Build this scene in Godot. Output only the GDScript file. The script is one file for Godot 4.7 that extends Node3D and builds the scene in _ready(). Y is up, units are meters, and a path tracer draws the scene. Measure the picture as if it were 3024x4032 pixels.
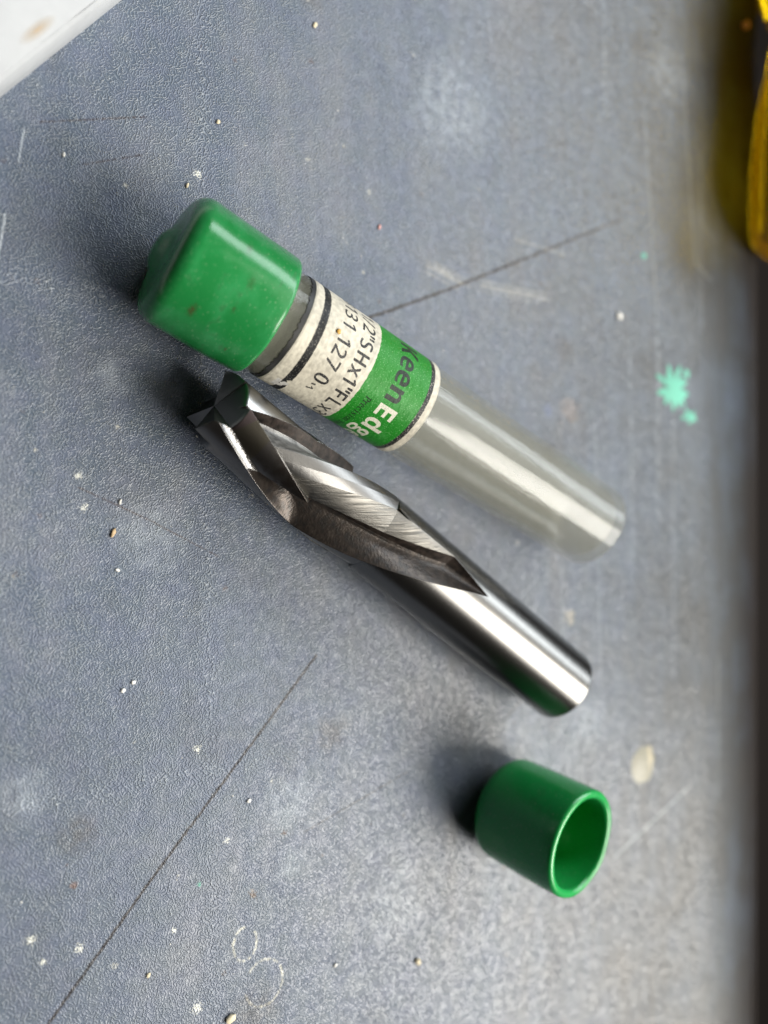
extends Node3D
# A close-up of a compression router bit beside its clear plastic tube with a green vinyl cap,
# a second cap, a white slab and the handle of a screwdriver on a pebbled blue-grey bench top.
# Lengths in the builders are millimetres; MM turns them into metres.

const MM := 0.001
var rng := RandomNumberGenerator.new()
var taken := {}


func _ready() -> void:
	rng.seed = 71
	# --- camera: a phone held about 12 cm away, tilted 32 degrees off straight down
	var cam := Camera3D.new()
	cam.name = "camera"
	add_child(cam)
	var right := Vector3(0.84655304, 0.53216226, 0.01229969)
	var down := Vector3(-0.01041313, -0.00654593, 0.99992436)
	var ahead := Vector3(0.53220252, -0.84661708, 0.0)
	cam.transform = Transform3D(Basis(right, -down, -ahead), Vector3(-64.554, 102.692, 0.0) * MM)
	var lens := CameraAttributesPhysical.new()
	lens.frustum_focal_length = 18.05
	lens.frustum_near = 0.01
	lens.frustum_far = 20.0
	lens.frustum_focus_distance = 0.104
	lens.exposure_aperture = 6.0
	cam.attributes = lens
	cam.fov = 67.23
	cam.near = 0.01
	cam.far = 20.0
	cam.current = true
	# --- the dim room behind the lamps
	var we := WorldEnvironment.new()
	we.name = "room"
	var env := Environment.new()
	env.background_mode = Environment.BG_COLOR
	env.background_color = Color(0.028, 0.0255, 0.0235).linear_to_srgb()
	env.tonemap_mode = Environment.TONE_MAPPER_LINEAR
	env.tonemap_exposure = 1.0
	env.sdfgi_enabled = true
	env.ssao_enabled = true
	env.ssil_enabled = true
	we.environment = env
	add_child(we)
	# --- light: a warm ceiling panel and a cool window, both on the far side of the bench
	area("ceiling_lamp", Vector3(0.52, 0.78, 0.20), 1.25, Vector2(0.60, 1.9), Color(1.0, 0.96, 0.88), 0.75, Vector3(0.0, 0.0, 1.0))
	area("window_light", Vector3(0.71, 0.56, -0.42), 1.45, Vector2(1.7, 0.42), Color(0.88, 0.95, 1.0), 2.2, Vector3.UP)
	area("work_lamp", Vector3(0.57, 0.67, 0.49), 1.2, Vector2(0.70, 0.70), Color(1.0, 0.965, 0.89), 2.6, Vector3(0.81, 0.0, 0.58))

	build_table()
	build_floor()
	build_slab()
	build_tube()
	build_bit()
	build_loose_cap()
	build_screwdriver()
	build_crumbs()


# ---------------------------------------------------------------- helpers

func area(called: String, towards: Vector3, far: float, size: Vector2, tint: Color, energy: float, upright: Vector3) -> void:
	var l := AreaLight3D.new()
	l.name = called
	l.area_size = size
	l.light_color = tint.linear_to_srgb()
	l.light_energy = energy
	l.area_range = 6.0
	l.area_attenuation = 2.0
	l.shadow_enabled = true
	add_child(l)
	var p := towards.normalized() * far
	l.look_at_from_position(p, Vector3(0.01, 0.0, 0.0), upright)


func numbered(called: String) -> String:
	if not taken.has(called):
		taken[called] = 0
		return called
	taken[called] += 1
	return "%s_%03d" % [called, taken[called]]


func tag(o: Node3D, label: String, category := "", group := "", kind := "") -> void:
	o.set_meta("label", label)
	if category:
		o.set_meta("category", category)
	if group:
		o.set_meta("group", group)
	if kind:
		o.set_meta("kind", kind)


func thing(called: String, label: String, category: String, where: Transform3D, group := "") -> Node3D:
	var o := Node3D.new()
	o.name = numbered(called)
	add_child(o)
	o.transform = where
	tag(o, label, category, group)
	return o


func part(called: String, mesh: Mesh, m: Material, parent: Node3D) -> MeshInstance3D:
	var o := MeshInstance3D.new()
	o.name = called
	o.mesh = mesh
	if m:
		o.material_override = m
	parent.add_child(o, true)
	return o


func arrays(v: PackedVector3Array, n: PackedVector3Array, uv: PackedVector2Array, idx: PackedInt32Array, col := PackedColorArray(), uv2 := PackedVector2Array()) -> ArrayMesh:
	var a := []
	a.resize(Mesh.ARRAY_MAX)
	a[Mesh.ARRAY_VERTEX] = v
	a[Mesh.ARRAY_NORMAL] = n
	if uv.size():
		a[Mesh.ARRAY_TEX_UV] = uv
	if uv2.size():
		a[Mesh.ARRAY_TEX_UV2] = uv2
	if col.size():
		a[Mesh.ARRAY_COLOR] = col
	a[Mesh.ARRAY_INDEX] = idx
	var m := ArrayMesh.new()
	m.add_surface_from_arrays(Mesh.PRIMITIVE_TRIANGLES, a)
	return m


# A profile of (along, radius) points, in millimetres, turned round the local x axis. The outside lies to
# the left of the way the profile runs (radius up, along to the right). Corners sharper than 35 degrees stay sharp.
# flutes > 0 presses that many shallow grooves into the points whose third number is not zero.
func lathe(profile: Array, seg := 96, flutes := 0) -> ArrayMesh:
	var v := PackedVector3Array()
	var n := PackedVector3Array()
	var uv := PackedVector2Array()
	var idx := PackedInt32Array()
	var count := profile.size()
	var length := 0.0
	var runs := []
	for i in count - 1:
		var a := Vector2(profile[i].x, profile[i].y)
		var b := Vector2(profile[i + 1].x, profile[i + 1].y)
		var d := (b - a).normalized()
		runs.append(Vector2(-d.y, d.x))
	for i in count - 1:
		var a = profile[i]
		var b = profile[i + 1]
		var na: Vector2 = runs[i]
		var nb: Vector2 = runs[i]
		if i > 0 and runs[i - 1].dot(runs[i]) > 0.82:
			na = (runs[i - 1] + runs[i]).normalized()
		if i < count - 2 and runs[i + 1].dot(runs[i]) > 0.82:
			nb = (runs[i + 1] + runs[i]).normalized()
		var step := Vector2(a.x, a.y).distance_to(Vector2(b.x, b.y))
		var first := v.size()
		for e in 2:
			var p = a if e == 0 else b
			var nn := na if e == 0 else nb
			for k in seg + 1:
				var t := TAU * k / seg
				var r: float = p.y
				var tilt := 0.0
				if flutes > 0 and p is Vector3 and p.z > 0.0:
					var c := cos(t * flutes)
					var dip := pow(maxf(0.0, c), 2.0)
					r -= p.z * dip
					tilt = p.z * 2.0 * maxf(0.0, c) * sin(t * flutes) * flutes / maxf(r, 0.5)
				var dir := Vector3(0.0, cos(t), sin(t))
				var tang := Vector3(0.0, -sin(t), cos(t))
				v.append((Vector3(p.x, 0, 0) + dir * r) * MM)
				n.append((Vector3(nn.x, 0, 0) + dir * nn.y - tang * tilt * absf(nn.y)).normalized())
				uv.append(Vector2(float(k) / seg, (length + step * e) / 30.0))
		for k in seg:
			var p0 := first + k
			var p1 := first + seg + 1 + k
			idx.append_array([p0, p1, p0 + 1, p0 + 1, p1, p1 + 1])
		length += step
	return arrays(v, n, uv, idx)


func arc(cx: float, cy: float, r: float, from: float, to: float, steps: int) -> Array:
	var out := []
	for i in steps + 1:
		var t := deg_to_rad(lerpf(from, to, float(i) / steps))
		out.append(Vector2(cx + cos(t) * r, cy + sin(t) * r))
	return out


func noise(seed_: int, freq: float, octaves := 3, kind := FastNoiseLite.TYPE_SIMPLEX_SMOOTH) -> FastNoiseLite:
	var f := FastNoiseLite.new()
	f.seed = seed_
	f.noise_type = kind
	f.frequency = freq
	f.fractal_octaves = octaves
	f.fractal_type = FastNoiseLite.FRACTAL_FBM if octaves > 1 else FastNoiseLite.FRACTAL_NONE
	return f


func tex(im: Image) -> ImageTexture:
	return ImageTexture.create_from_image(im)


func metal(c: Color, rough: float, metallic := 1.0) -> StandardMaterial3D:
	var m := StandardMaterial3D.new()
	m.albedo_color = c.linear_to_srgb()
	m.roughness = rough
	m.metallic = metallic
	return m


# ---------------------------------------------------------------- the bench top

const TX0 := -64.0
const TX1 := 112.0
const TZ0 := -124.0
const TZ1 := 124.0

var stain: Image
var stain_bytes: PackedByteArray
const SW := 1452
const SH := 2046


func dot_stain(x: float, z: float, r: float, c: Color, a: float, rough := 0.5, stretch := 1.0, turn := 0.0, nf: FastNoiseLite = null) -> void:
	# a soft-edged, ragged blot of colour c (sRGB), centred at (x, z) mm, radius r mm
	var k := SW / (TX1 - TX0)
	var px := (x - TX0) * k
	var pz := (z - TZ0) * k
	var rp := r * k
	var reach := int(rp * maxf(1.0, stretch) * 1.6) + 2
	var ct := cos(turn)
	var st := sin(turn)
	for j in range(maxi(0, int(pz) - reach), mini(SH, int(pz) + reach + 1)):
		for i in range(maxi(0, int(px) - reach), mini(SW, int(px) + reach + 1)):
			var dx := i + 0.5 - px
			var dz := j + 0.5 - pz
			var u := (dx * ct + dz * st) / (rp * stretch)
			var w := (-dx * st + dz * ct) / rp
			var d := sqrt(u * u + w * w)
			if nf and rough > 0.0:
				d += rough * nf.get_noise_2d(i, j)
			var cover := clampf((1.0 - d) * rp * 0.55, 0.0, 1.0) * a
			if cover > 0.003:
				over(i, j, c, cover)


func haze_stain(x: float, z: float, r: float, c: Color, a: float, nf: FastNoiseLite) -> void:
	# a smudge without an outline
	var k := SW / (TX1 - TX0)
	var px := (x - TX0) * k
	var pz := (z - TZ0) * k
	var rp := r * k
	var reach := int(rp * 1.4)
	for j in range(maxi(0, int(pz) - reach), mini(SH, int(pz) + reach + 1)):
		for i in range(maxi(0, int(px) - reach), mini(SW, int(px) + reach + 1)):
			var d := Vector2(i - px, j - pz).length() / rp
			var g := nf.get_noise_2d(i, j)
			var cover := clampf((1.0 - d * d) * 0.8 + g * 1.1 * (1.2 - d), 0.0, 1.0) * clampf(1.35 - d, 0.0, 1.0) * a
			if cover > 0.004:
				over(i, j, c, cover)


func over(i: int, j: int, c: Color, cover: float) -> void:
	var at := (j * SW + i) * 4
	var old := stain_bytes[at + 3] / 255.0
	var total := cover + old * (1.0 - cover)
	if total <= 0.0:
		return
	var k := cover / total
	stain_bytes[at] = int(lerpf(stain_bytes[at], c.r * 255.0, k))
	stain_bytes[at + 1] = int(lerpf(stain_bytes[at + 1], c.g * 255.0, k))
	stain_bytes[at + 2] = int(lerpf(stain_bytes[at + 2], c.b * 255.0, k))
	stain_bytes[at + 3] = int(total * 255.0)


func line_stain(pts: Array, width: float, c: Color, a: float, broken := 0.0, nf: FastNoiseLite = null) -> void:
	var k := SW / (TX1 - TX0)
	for s in pts.size() - 1:
		var p: Vector2 = pts[s]
		var q: Vector2 = pts[s + 1]
		var steps := int(p.distance_to(q) * k * 1.3) + 1
		for t in steps:
			var m := p.lerp(q, float(t) / steps)
			var cover := a
			var w := width
			if nf:
				var g := nf.get_noise_2d(m.x * 9.0, m.y * 9.0)
				cover *= clampf(1.0 - broken * (0.5 + 1.6 * g), 0.0, 1.0)
				w *= 1.0 + 0.45 * nf.get_noise_2d(m.x * 30.0 + 99.0, m.y * 30.0)
				m += (q - p).orthogonal().normalized() * nf.get_noise_2d(m.x * 14.0, m.y * 14.0 + 77.0) * width * 0.5
			var px := (m.x - TX0) * k
			var pz := (m.y - TZ0) * k
			var rp := w * k * 0.5
			var reach := int(rp + 1.5)
			for j in range(maxi(0, int(pz) - reach), mini(SH, int(pz) + reach + 1)):
				for i in range(maxi(0, int(px) - reach), mini(SW, int(px) + reach + 1)):
					var d := Vector2(i + 0.5 - px, j + 0.5 - pz).length()
					var share := clampf(rp + 0.5 - d, 0.0, 1.0) * cover * 0.6
					if share > 0.01:
						over(i, j, c, share)


func table_material() -> StandardMaterial3D:
	# pebble grain: short worm-like ridges about 0.45 mm apart, one tile is 64 mm
	var side := 1024
	var a := noise(3, 0.105, 1).get_seamless_image(side, side)
	var b := noise(9, 0.03, 2).get_seamless_image(side, side)
	var e := noise(21, 0.012, 3).get_seamless_image(side, side)
	var ab := a.get_data()
	var bb := b.get_data()
	var eb := e.get_data()
	var hb := PackedByteArray()
	hb.resize(side * side)
	var cb := PackedByteArray()
	cb.resize(side * side * 3)
	for i in side * side:
		var x := ab[i] / 255.0 - 0.5
		var y := bb[i] / 255.0 - 0.5
		var ridge := 1.0 - absf(x + 0.30 * y) * 7.5
		ridge = clampf(ridge, 0.0, 1.0)
		ridge = ridge * ridge * (3.0 - 2.0 * ridge)
		ridge *= clampf(0.84 + y * 1.3, 0.3, 1.0)
		var dirt := clampf((eb[i] / 255.0 - 0.5) * 1.6, -0.6, 0.6)
		hb[i] = int(255.0 * clampf(ridge * 0.9 + dirt * 0.05 + 0.05, 0.0, 1.0))
		var worn := ridge * clampf(0.55 + dirt * 0.55, 0.1, 1.0)
		# slate blue base (sRGB about 105 116 132), ridge tops worn to a dusty grey
		cb[i * 3] = int(lerpf(85.0 - dirt * 10.0, 197.0, worn * 0.8))
		cb[i * 3 + 1] = int(lerpf(94.5 - dirt * 8.0, 199.0, worn * 0.8))
		cb[i * 3 + 2] = int(lerpf(110.0 - dirt * 12.0, 198.0, worn * 0.8))
	var height := Image.create_from_data(side, side, false, Image.FORMAT_L8, hb)
	var colour := Image.create_from_data(side, side, false, Image.FORMAT_RGB8, cb)

	# marks that lie only once on the bench: smears, scratches, paint, glue
	var low_w := SW / 3
	var low_h := SH / 3
	var smear := Image.create(low_w, low_h, false, Image.FORMAT_RGBA8)
	var big := noise(40, 0.006, 4)
	var mid := noise(41, 0.03, 4)
	var streak := noise(44, 0.02, 3)
	for j in low_h:
		for i in low_w:
			var s := big.get_noise_2d(i, j) + 0.55 * mid.get_noise_2d(i, j) + 0.5 * streak.get_noise_2d(i * 3.5, j * 0.35)
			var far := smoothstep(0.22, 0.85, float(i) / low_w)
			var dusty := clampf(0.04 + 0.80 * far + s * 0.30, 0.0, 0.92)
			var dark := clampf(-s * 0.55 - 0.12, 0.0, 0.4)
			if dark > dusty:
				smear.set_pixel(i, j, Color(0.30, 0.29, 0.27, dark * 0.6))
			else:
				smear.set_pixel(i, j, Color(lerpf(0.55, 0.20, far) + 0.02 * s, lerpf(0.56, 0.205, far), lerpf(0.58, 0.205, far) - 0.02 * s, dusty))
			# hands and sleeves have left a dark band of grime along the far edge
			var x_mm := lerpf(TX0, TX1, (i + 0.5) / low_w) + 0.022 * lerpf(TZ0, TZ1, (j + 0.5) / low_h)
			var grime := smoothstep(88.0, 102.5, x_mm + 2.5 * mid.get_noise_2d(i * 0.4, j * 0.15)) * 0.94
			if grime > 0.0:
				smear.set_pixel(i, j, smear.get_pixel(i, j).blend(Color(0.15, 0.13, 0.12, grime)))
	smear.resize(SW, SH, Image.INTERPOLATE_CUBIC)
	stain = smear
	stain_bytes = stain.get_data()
	var rag := noise(50, 0.09, 3)
	var fine := noise(51, 0.35, 2)
	var soft := noise(52, 0.05, 4)
	# two dark cuts across the bench
	line_stain([Vector2(-12.2, 21.2), Vector2(-22.5, 32.5), Vector2(-36.5, 47.6), Vector2(-50.5, 63.4), Vector2(-60.0, 73.5)], 0.36, Color(0.13, 0.10, 0.09), 1.0, 0.25, fine)
	line_stain([Vector2(-3.0, -30.0), Vector2(12.0, -36.4), Vector2(30.0, -44.7), Vector2(46.0, -52.2), Vector2(56.0, -56.8)], 0.46, Color(0.20, 0.18, 0.17), 0.95, 0.25, fine)
	line_stain([Vector2(30.6, -63.9), Vector2(41.5, -68.3)], 0.4, Color(0.24, 0.23, 0.22), 0.6, 0.9, fine)
	line_stain([Vector2(-14.5, 47.0), Vector2(4.0, 41.6)], 0.28, Color(0.26, 0.25, 0.24), 0.6, 0.7, fine)
	line_stain([Vector2(-49.5, -48.6), Vector2(-36.0, -52.8)], 0.25, Color(0.25, 0.19, 0.16), 0.7, 0.8, fine)
	line_stain([Vector2(-44.5, -44.5), Vector2(-36.8, -47.6)], 0.22, Color(0.25, 0.19, 0.16), 0.65, 0.9, fine)
	line_stain([Vector2(-45.5, -3.6), Vector2(-37.0, 0.5), Vector2(-27.0, 6.0)], 0.20, Color(0.27, 0.20, 0.16), 0.7, 0.7, fine)
	line_stain([Vector2(-9.0, -78.5), Vector2(-1.0, -81.0)], 0.3, Color(0.25, 0.22, 0.2), 0.5, 0.6, fine)
	# pale scratches
	line_stain([Vector2(-51.2, -47.2), Vector2(-51.9, -43.0)], 0.20, Color(0.72, 0.75, 0.78), 0.9, 0.3, fine)
	line_stain([Vector2(-53.4, -36.5), Vector2(-54.9, -27.0)], 0.22, Color(0.74, 0.77, 0.80), 0.95, 0.3, fine)
	line_stain([Vector2(-54.8, -35.0), Vector2(-55.8, -29.5)], 0.18, Color(0.70, 0.74, 0.76), 0.8, 0.4, fine)
	line_stain([Vector2(63.0, -80.0), Vector2(64.5, -60.0), Vector2(66.0, -40.0), Vector2(66.4, -20.0)], 0.45, Color(0.62, 0.64, 0.66), 0.32, 0.6, fine)
	line_stain([Vector2(75.0, -95.0), Vector2(76.5, -75.0), Vector2(78.5, -52.0), Vector2(84.0, -49.0)], 0.45, Color(0.62, 0.64, 0.66), 0.32, 0.5, fine)
	line_stain([Vector2(51.0, 67.5), Vector2(75.0, 58.0)], 0.5, Color(0.66, 0.68, 0.69), 0.45, 0.5, fine)
	line_stain([Vector2(25.0, 36.0), Vector2(42.0, 23.0)], 0.9, Color(0.36, 0.37, 0.39), 0.35, 0.6, fine)
	line_stain([Vector2(35.0, 40.0), Vector2(49.0, 29.0)], 0.7, Color(0.36, 0.37, 0.39), 0.28, 0.6, fine)
	for i in 8:
		var x0 := 40.0 + i * 6.5 + rng.randf_range(-2.0, 2.0)
		var z0 := rng.randf_range(-110.0, 60.0)
		line_stain([Vector2(x0, z0), Vector2(x0 + rng.randf_range(-1.0, 1.5), z0 + rng.randf_range(25.0, 60.0))], 0.55, Color(0.63, 0.65, 0.67), 0.22, 0.9, fine)
	# buff scuffs by the long cut
	for i in 7:
		var o := Vector2(rng.randf_range(-2.0, 3.0), rng.randf_range(-1.4, 1.4))
		line_stain([Vector2(10.0, -40.2) + o, Vector2(17.0, -38.2) + o], 0.6, Color(0.66, 0.65, 0.62), 0.14, 0.8, fine)
		line_stain([Vector2(21.0, -38.6) + o, Vector2(36.0, -38.4) + o], 0.6, Color(0.65, 0.64, 0.61), 0.12, 0.8, fine)
	line_stain([Vector2(28.0, -48.0), Vector2(40.5, -47.3)], 0.6, Color(0.66, 0.65, 0.62), 0.2, 0.8, fine)
	dot_stain(41.0, -40.0, 3.2, Color(0.34, 0.35, 0.35), 0.35, 0.9, 1.0, 0.0, rag)
	# dried rings left by drops of cream paint
	for ring in [[-24.0, 60.6, 1.75, 2.35, -0.6, 2.7], [-21.2, 67.0, 2.9, 3.3, -2.5, 2.1]]:
		var pts := []
		for k in 33:
			var t: float = lerpf(ring[4], ring[4] + 5.4, k / 32.0)
			pts.append(Vector2(ring[0] + cos(t) * ring[2], ring[1] + sin(t) * ring[3]))
		line_stain(pts, 0.34, Color(0.82, 0.81, 0.75), 0.75, 1.2, fine)
	# paint flecks, pale smudges, rust dots
	for p in [[-46.0, 54.4, 0.55], [-51.6, 51.6, 0.5], [-50.3, 54.7, 0.35], [-31.0, 67.2, 0.65], [-34.0, 55.7, 0.35], [-45.5, -5.0, 0.4], [-44.8, -1.0, 0.45], [-24.5, -31.5, 0.6], [-29.5, -46.6, 0.5], [-30.5, 32.0, 0.5], [-26.5, 45.5, 0.4]]:
		dot_stain(p[0], p[1], p[2], Color(0.86, 0.86, 0.82), 0.95, 1.5, 1.0, 0.0, fine)
	for p in [[-52.5, 34.0, 2.6], [-17.0, 42.0, 3.4], [-16.5, 51.0, 1.8], [-41.0, -18.0, 2.0], [-36.5, 2.5, 4.0], [2.0, 62.0, 5.0], [45.0, 40.0, 4.0], [70.0, -90.0, 5.0], [14.0, -68.0, 7.0]]:
		haze_stain(p[0], p[1], p[2] * 1.7, Color(0.66, 0.69, 0.72), 0.35, soft)
	for p in [[-53.0, 66.0, 3.0], [-23.0, 71.0, 3.4], [-14.0, -84.0, 3.0], [-12.0, -78.0, 2.2], [-10.0, 33.0, 2.4], [-46.0, 40.0, 2.0], [40.5, -30.0, 2.0], [36.0, -10.0, 2.4]]:
		haze_stain(p[0], p[1], p[2] * 1.6, Color(0.30, 0.27, 0.24), 0.45, soft)
	for i in 110:
		var x := rng.randf_range(-58.0, 60.0)
		var z := rng.randf_range(-85.0, 90.0)
		var rust := rng.randf() < 0.55
		dot_stain(x, z, rng.randf_range(0.12, 0.42), Color(0.34, 0.24, 0.18) if rust else Color(0.8, 0.79, 0.74), rng.randf_range(0.25, 0.7), 1.4, 1.0, 0.0, fine)
	dot_stain(-46.6, 46.3, 0.5, Color(0.45, 0.31, 0.22), 0.6, 0.4, 1.2, 0.3, fine)
	dot_stain(-22.7, 54.0, 0.5, Color(0.45, 0.35, 0.24), 0.6, 1.0, 1.6, 1.0, fine)
	dot_stain(35.5, -18.2, 1.3, Color(0.40, 0.44, 0.56), 0.5, 0.8, 1.0, 0.0, fine)
	dot_stain(41.0, -18.6, 2.2, Color(0.50, 0.43, 0.38), 0.45, 1.0, 1.0, 0.0, rag)
	dot_stain(40.6, 19.9, 1.3, Color(0.64, 0.60, 0.52), 0.6, 1.0, 1.0, 0.0, rag)
	line_stain([Vector2(-25.0, 72.6), Vector2(-27.3, 71.5), Vector2(-28.6, 71.8)], 0.5, Color(0.36, 0.70, 0.60), 0.9, 0.7, fine)
	dot_stain(-30.5, 50.5, 0.35, Color(0.36, 0.68, 0.58), 0.8, 1.0, 1.0, 0.0, fine)
	stain = Image.create_from_data(SW, SH, false, Image.FORMAT_RGBA8, stain_bytes)

	var m := StandardMaterial3D.new()
	m.albedo_texture = tex(colour)
	m.roughness = 0.35
	m.metallic_specular = 0.52
	m.heightmap_enabled = true
	m.heightmap_texture = tex(height)
	m.heightmap_scale = 0.014
	m.detail_enabled = true
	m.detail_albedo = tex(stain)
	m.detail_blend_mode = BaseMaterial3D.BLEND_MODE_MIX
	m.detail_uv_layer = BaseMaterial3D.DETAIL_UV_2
	m.texture_repeat = true
	return m


func edge_at(z: float) -> float:
	return 103.2 - 0.022 * z


func build_table() -> void:
	var o := Node3D.new()
	o.name = "table"
	add_child(o)
	tag(o, "worn blue-grey pebbled bench top with paint spots, cuts and a dark rounded edge", "", "", "structure")
	# the top: a sheet with a rounded far edge, 26 mm thick; towards that edge it is worn duller, band by band
	var shiny := table_material()
	sheet("laminate", [[-420.0, 0.0, 0.0], [-64.0, 0.0, 0.0], [0.0, 0.0, 0.0], [60.0, 0.0, 0.0], [78.0, 0.0, 0.0]], shiny, o)
	for i in 8:
		var dull: StandardMaterial3D = shiny.duplicate()
		var share := (i + 1) / 8.0
		dull.roughness = lerpf(0.33, 0.85, share)
		dull.metallic_specular = lerpf(0.55, 0.12, share)
		dull.heightmap_scale = lerpf(0.014, 0.006, share)
		var cross := [[78.0 + i * 2.6, 0.0, 0.0], [80.6 + i * 2.6, 0.0, 0.0]]
		if i == 7:
			cross = [[96.2, 0.0, 0.0]]
			for k in 7:
				var t := k / 6.0 * PI / 4.0
				cross.append([1000.0 - 5.0 + sin(t) * 5.0, -5.0 + cos(t) * 5.0, t])
		sheet("worn_edge_band", cross, dull, o)
	var v := PackedVector3Array()
	var n := PackedVector3Array()
	var idx := PackedInt32Array()
	var w := 0
	# dark rubber edging below the laminate
	var profile := []
	for i in 9:
		var t := i / 8.0 * PI
		profile.append([-1.6 + 4.0 * sin(t) + 0.2, -14.5 + 11.6 * cos(t), t])
	for z in [-420.0, 420.0]:
		for q in profile:
			v.append(Vector3(edge_at(z) + q[0], q[1], z) * MM)
			n.append(Vector3(sin(q[2]), cos(q[2]), 0.0))
	w = profile.size()
	for c in w - 1:
		idx.append_array([c, c + 1, c + w, c + 1, c + w + 1, c + w])
	part("edge_trim", arrays(v, n, PackedVector2Array(), idx), metal(Color(0.022, 0.016, 0.013), 0.6, 0.0), o)
	# core board under the laminate
	var core := BoxMesh.new()
	core.size = Vector3(518.0, 25.0, 838.0) * MM
	var cm := part("core_board", core, metal(Color(0.12, 0.09, 0.07), 0.8, 0.0), o)
	cm.position = Vector3(-420.0 + 259.0, -13.4, 0.0) * MM
	# paint and glue, thin raised films
	var mint := metal(Color(0.105, 0.41, 0.29), 0.6, 0.0)
	var rag := noise(61, 0.8, 3)
	film("paint_splotch", Vector3(70.9, 0, -24.6), Vector2(3.9, 3.6), 0.75, 9, mint, rag, o, 0.0)
	film("paint_splotch", Vector3(76.3, 0, -19.2), Vector2(1.9, 1.1), 0.9, 5, mint, rag, o, 3.0)
	film("paint_splotch", Vector3(75.2, 0, -28.2), Vector2(0.9, 0.9), 0.5, 4, mint, rag, o, 5.0)
	film("paint_splotch", Vector3(62.3, 0, -50.8), Vector2(0.7, 0.5), 0.5, 4, mint, rag, o, 7.0)
	film("glue_spot", Vector3(60.0, 0, 51.0), Vector2(3.4, 3.6), 0.10, 5, metal(Color(0.20, 0.185, 0.13), 0.45, 0.0), rag, o, 11.0)
	film("glue_rim", Vector3(62.2, 0, 49.9), Vector2(0.9, 2.6), 0.5, 5, metal(Color(0.36, 0.31, 0.20), 0.5, 0.0), rag, o, 13.0)


# a strip of the bench top; a first number over 900 is counted from the edge
func sheet(called: String, cross: Array, m: Material, parent: Node3D) -> void:
	var v := PackedVector3Array()
	var n := PackedVector3Array()
	var uv := PackedVector2Array()
	var uv2 := PackedVector2Array()
	var idx := PackedInt32Array()
	var rows := [-420.0, -124.0, -60.0, 0.0, 60.0, 124.0, 420.0]
	for z in rows:
		for q in cross:
			var x: float = q[0] if q[0] < 900.0 else edge_at(z) + q[0] - 1000.0
			v.append(Vector3(x, q[1], z) * MM)
			n.append(Vector3(sin(q[2]), cos(q[2]), 0.0))
			uv.append(Vector2((x - q[1] * 0.5) / 64.0, z / 64.0))
			uv2.append(Vector2((x - TX0) / (TX1 - TX0), (z - TZ0) / (TZ1 - TZ0)))
	var w := cross.size()
	for r in rows.size() - 1:
		for c in w - 1:
			var p := r * w + c
			idx.append_array([p, p + 1, p + w, p + 1, p + w + 1, p + w])
	part(called, arrays(v, n, uv, idx, PackedColorArray(), uv2), m, parent)


# a film of dried paint: a ragged disc that swells to 0.12 mm
func film(called: String, c: Vector3, r: Vector2, ragged: float, lobes: int, m: Material, nf: FastNoiseLite, parent: Node3D, ph: float) -> void:
	var seg := 72
	var rings := [[0.0, 0.12], [0.5, 0.12], [0.85, 0.09], [0.97, 0.05], [1.0, 0.012]]
	var v := PackedVector3Array()
	var n := PackedVector3Array()
	var idx := PackedInt32Array()
	for ring in rings:
		for k in seg:
			var t := TAU * k / seg
			var wob := 1.0 + ragged * (0.55 * sin(t * lobes + ph * 2.0) * absf(sin(t * 0.5 + ph)) + 0.9 * nf.get_noise_2d(cos(t) * 3.0 + ph * 9.0, sin(t) * 3.0))
			v.append((c + Vector3(cos(t) * r.x * wob * ring[0], ring[1], sin(t) * r.y * wob * ring[0])) * MM)
			n.append(Vector3(cos(t) * ring[0] * 0.2, 1.0, sin(t) * ring[0] * 0.2).normalized())
	for i in rings.size() - 1:
		for k in seg:
			var a := i * seg + k
			var b := i * seg + (k + 1) % seg
			idx.append_array([a, a + seg, b, b, a + seg, b + seg])
	part(called, arrays(v, n, PackedVector2Array(), idx), m, parent)


func build_floor() -> void:
	var f := MeshInstance3D.new()
	f.name = "floor"
	var p := BoxMesh.new()
	p.size = Vector3(8.0, 0.05, 8.0)
	f.mesh = p
	f.position = Vector3(0, -0.85, 0)
	var m := metal(Color(0.020, 0.014, 0.011), 0.8, 0.0)
	f.material_override = m
	add_child(f)
	tag(f, "dark brown floor far below the edge of the bench", "", "", "structure")


# ---------------------------------------------------------------- white slab

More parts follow.
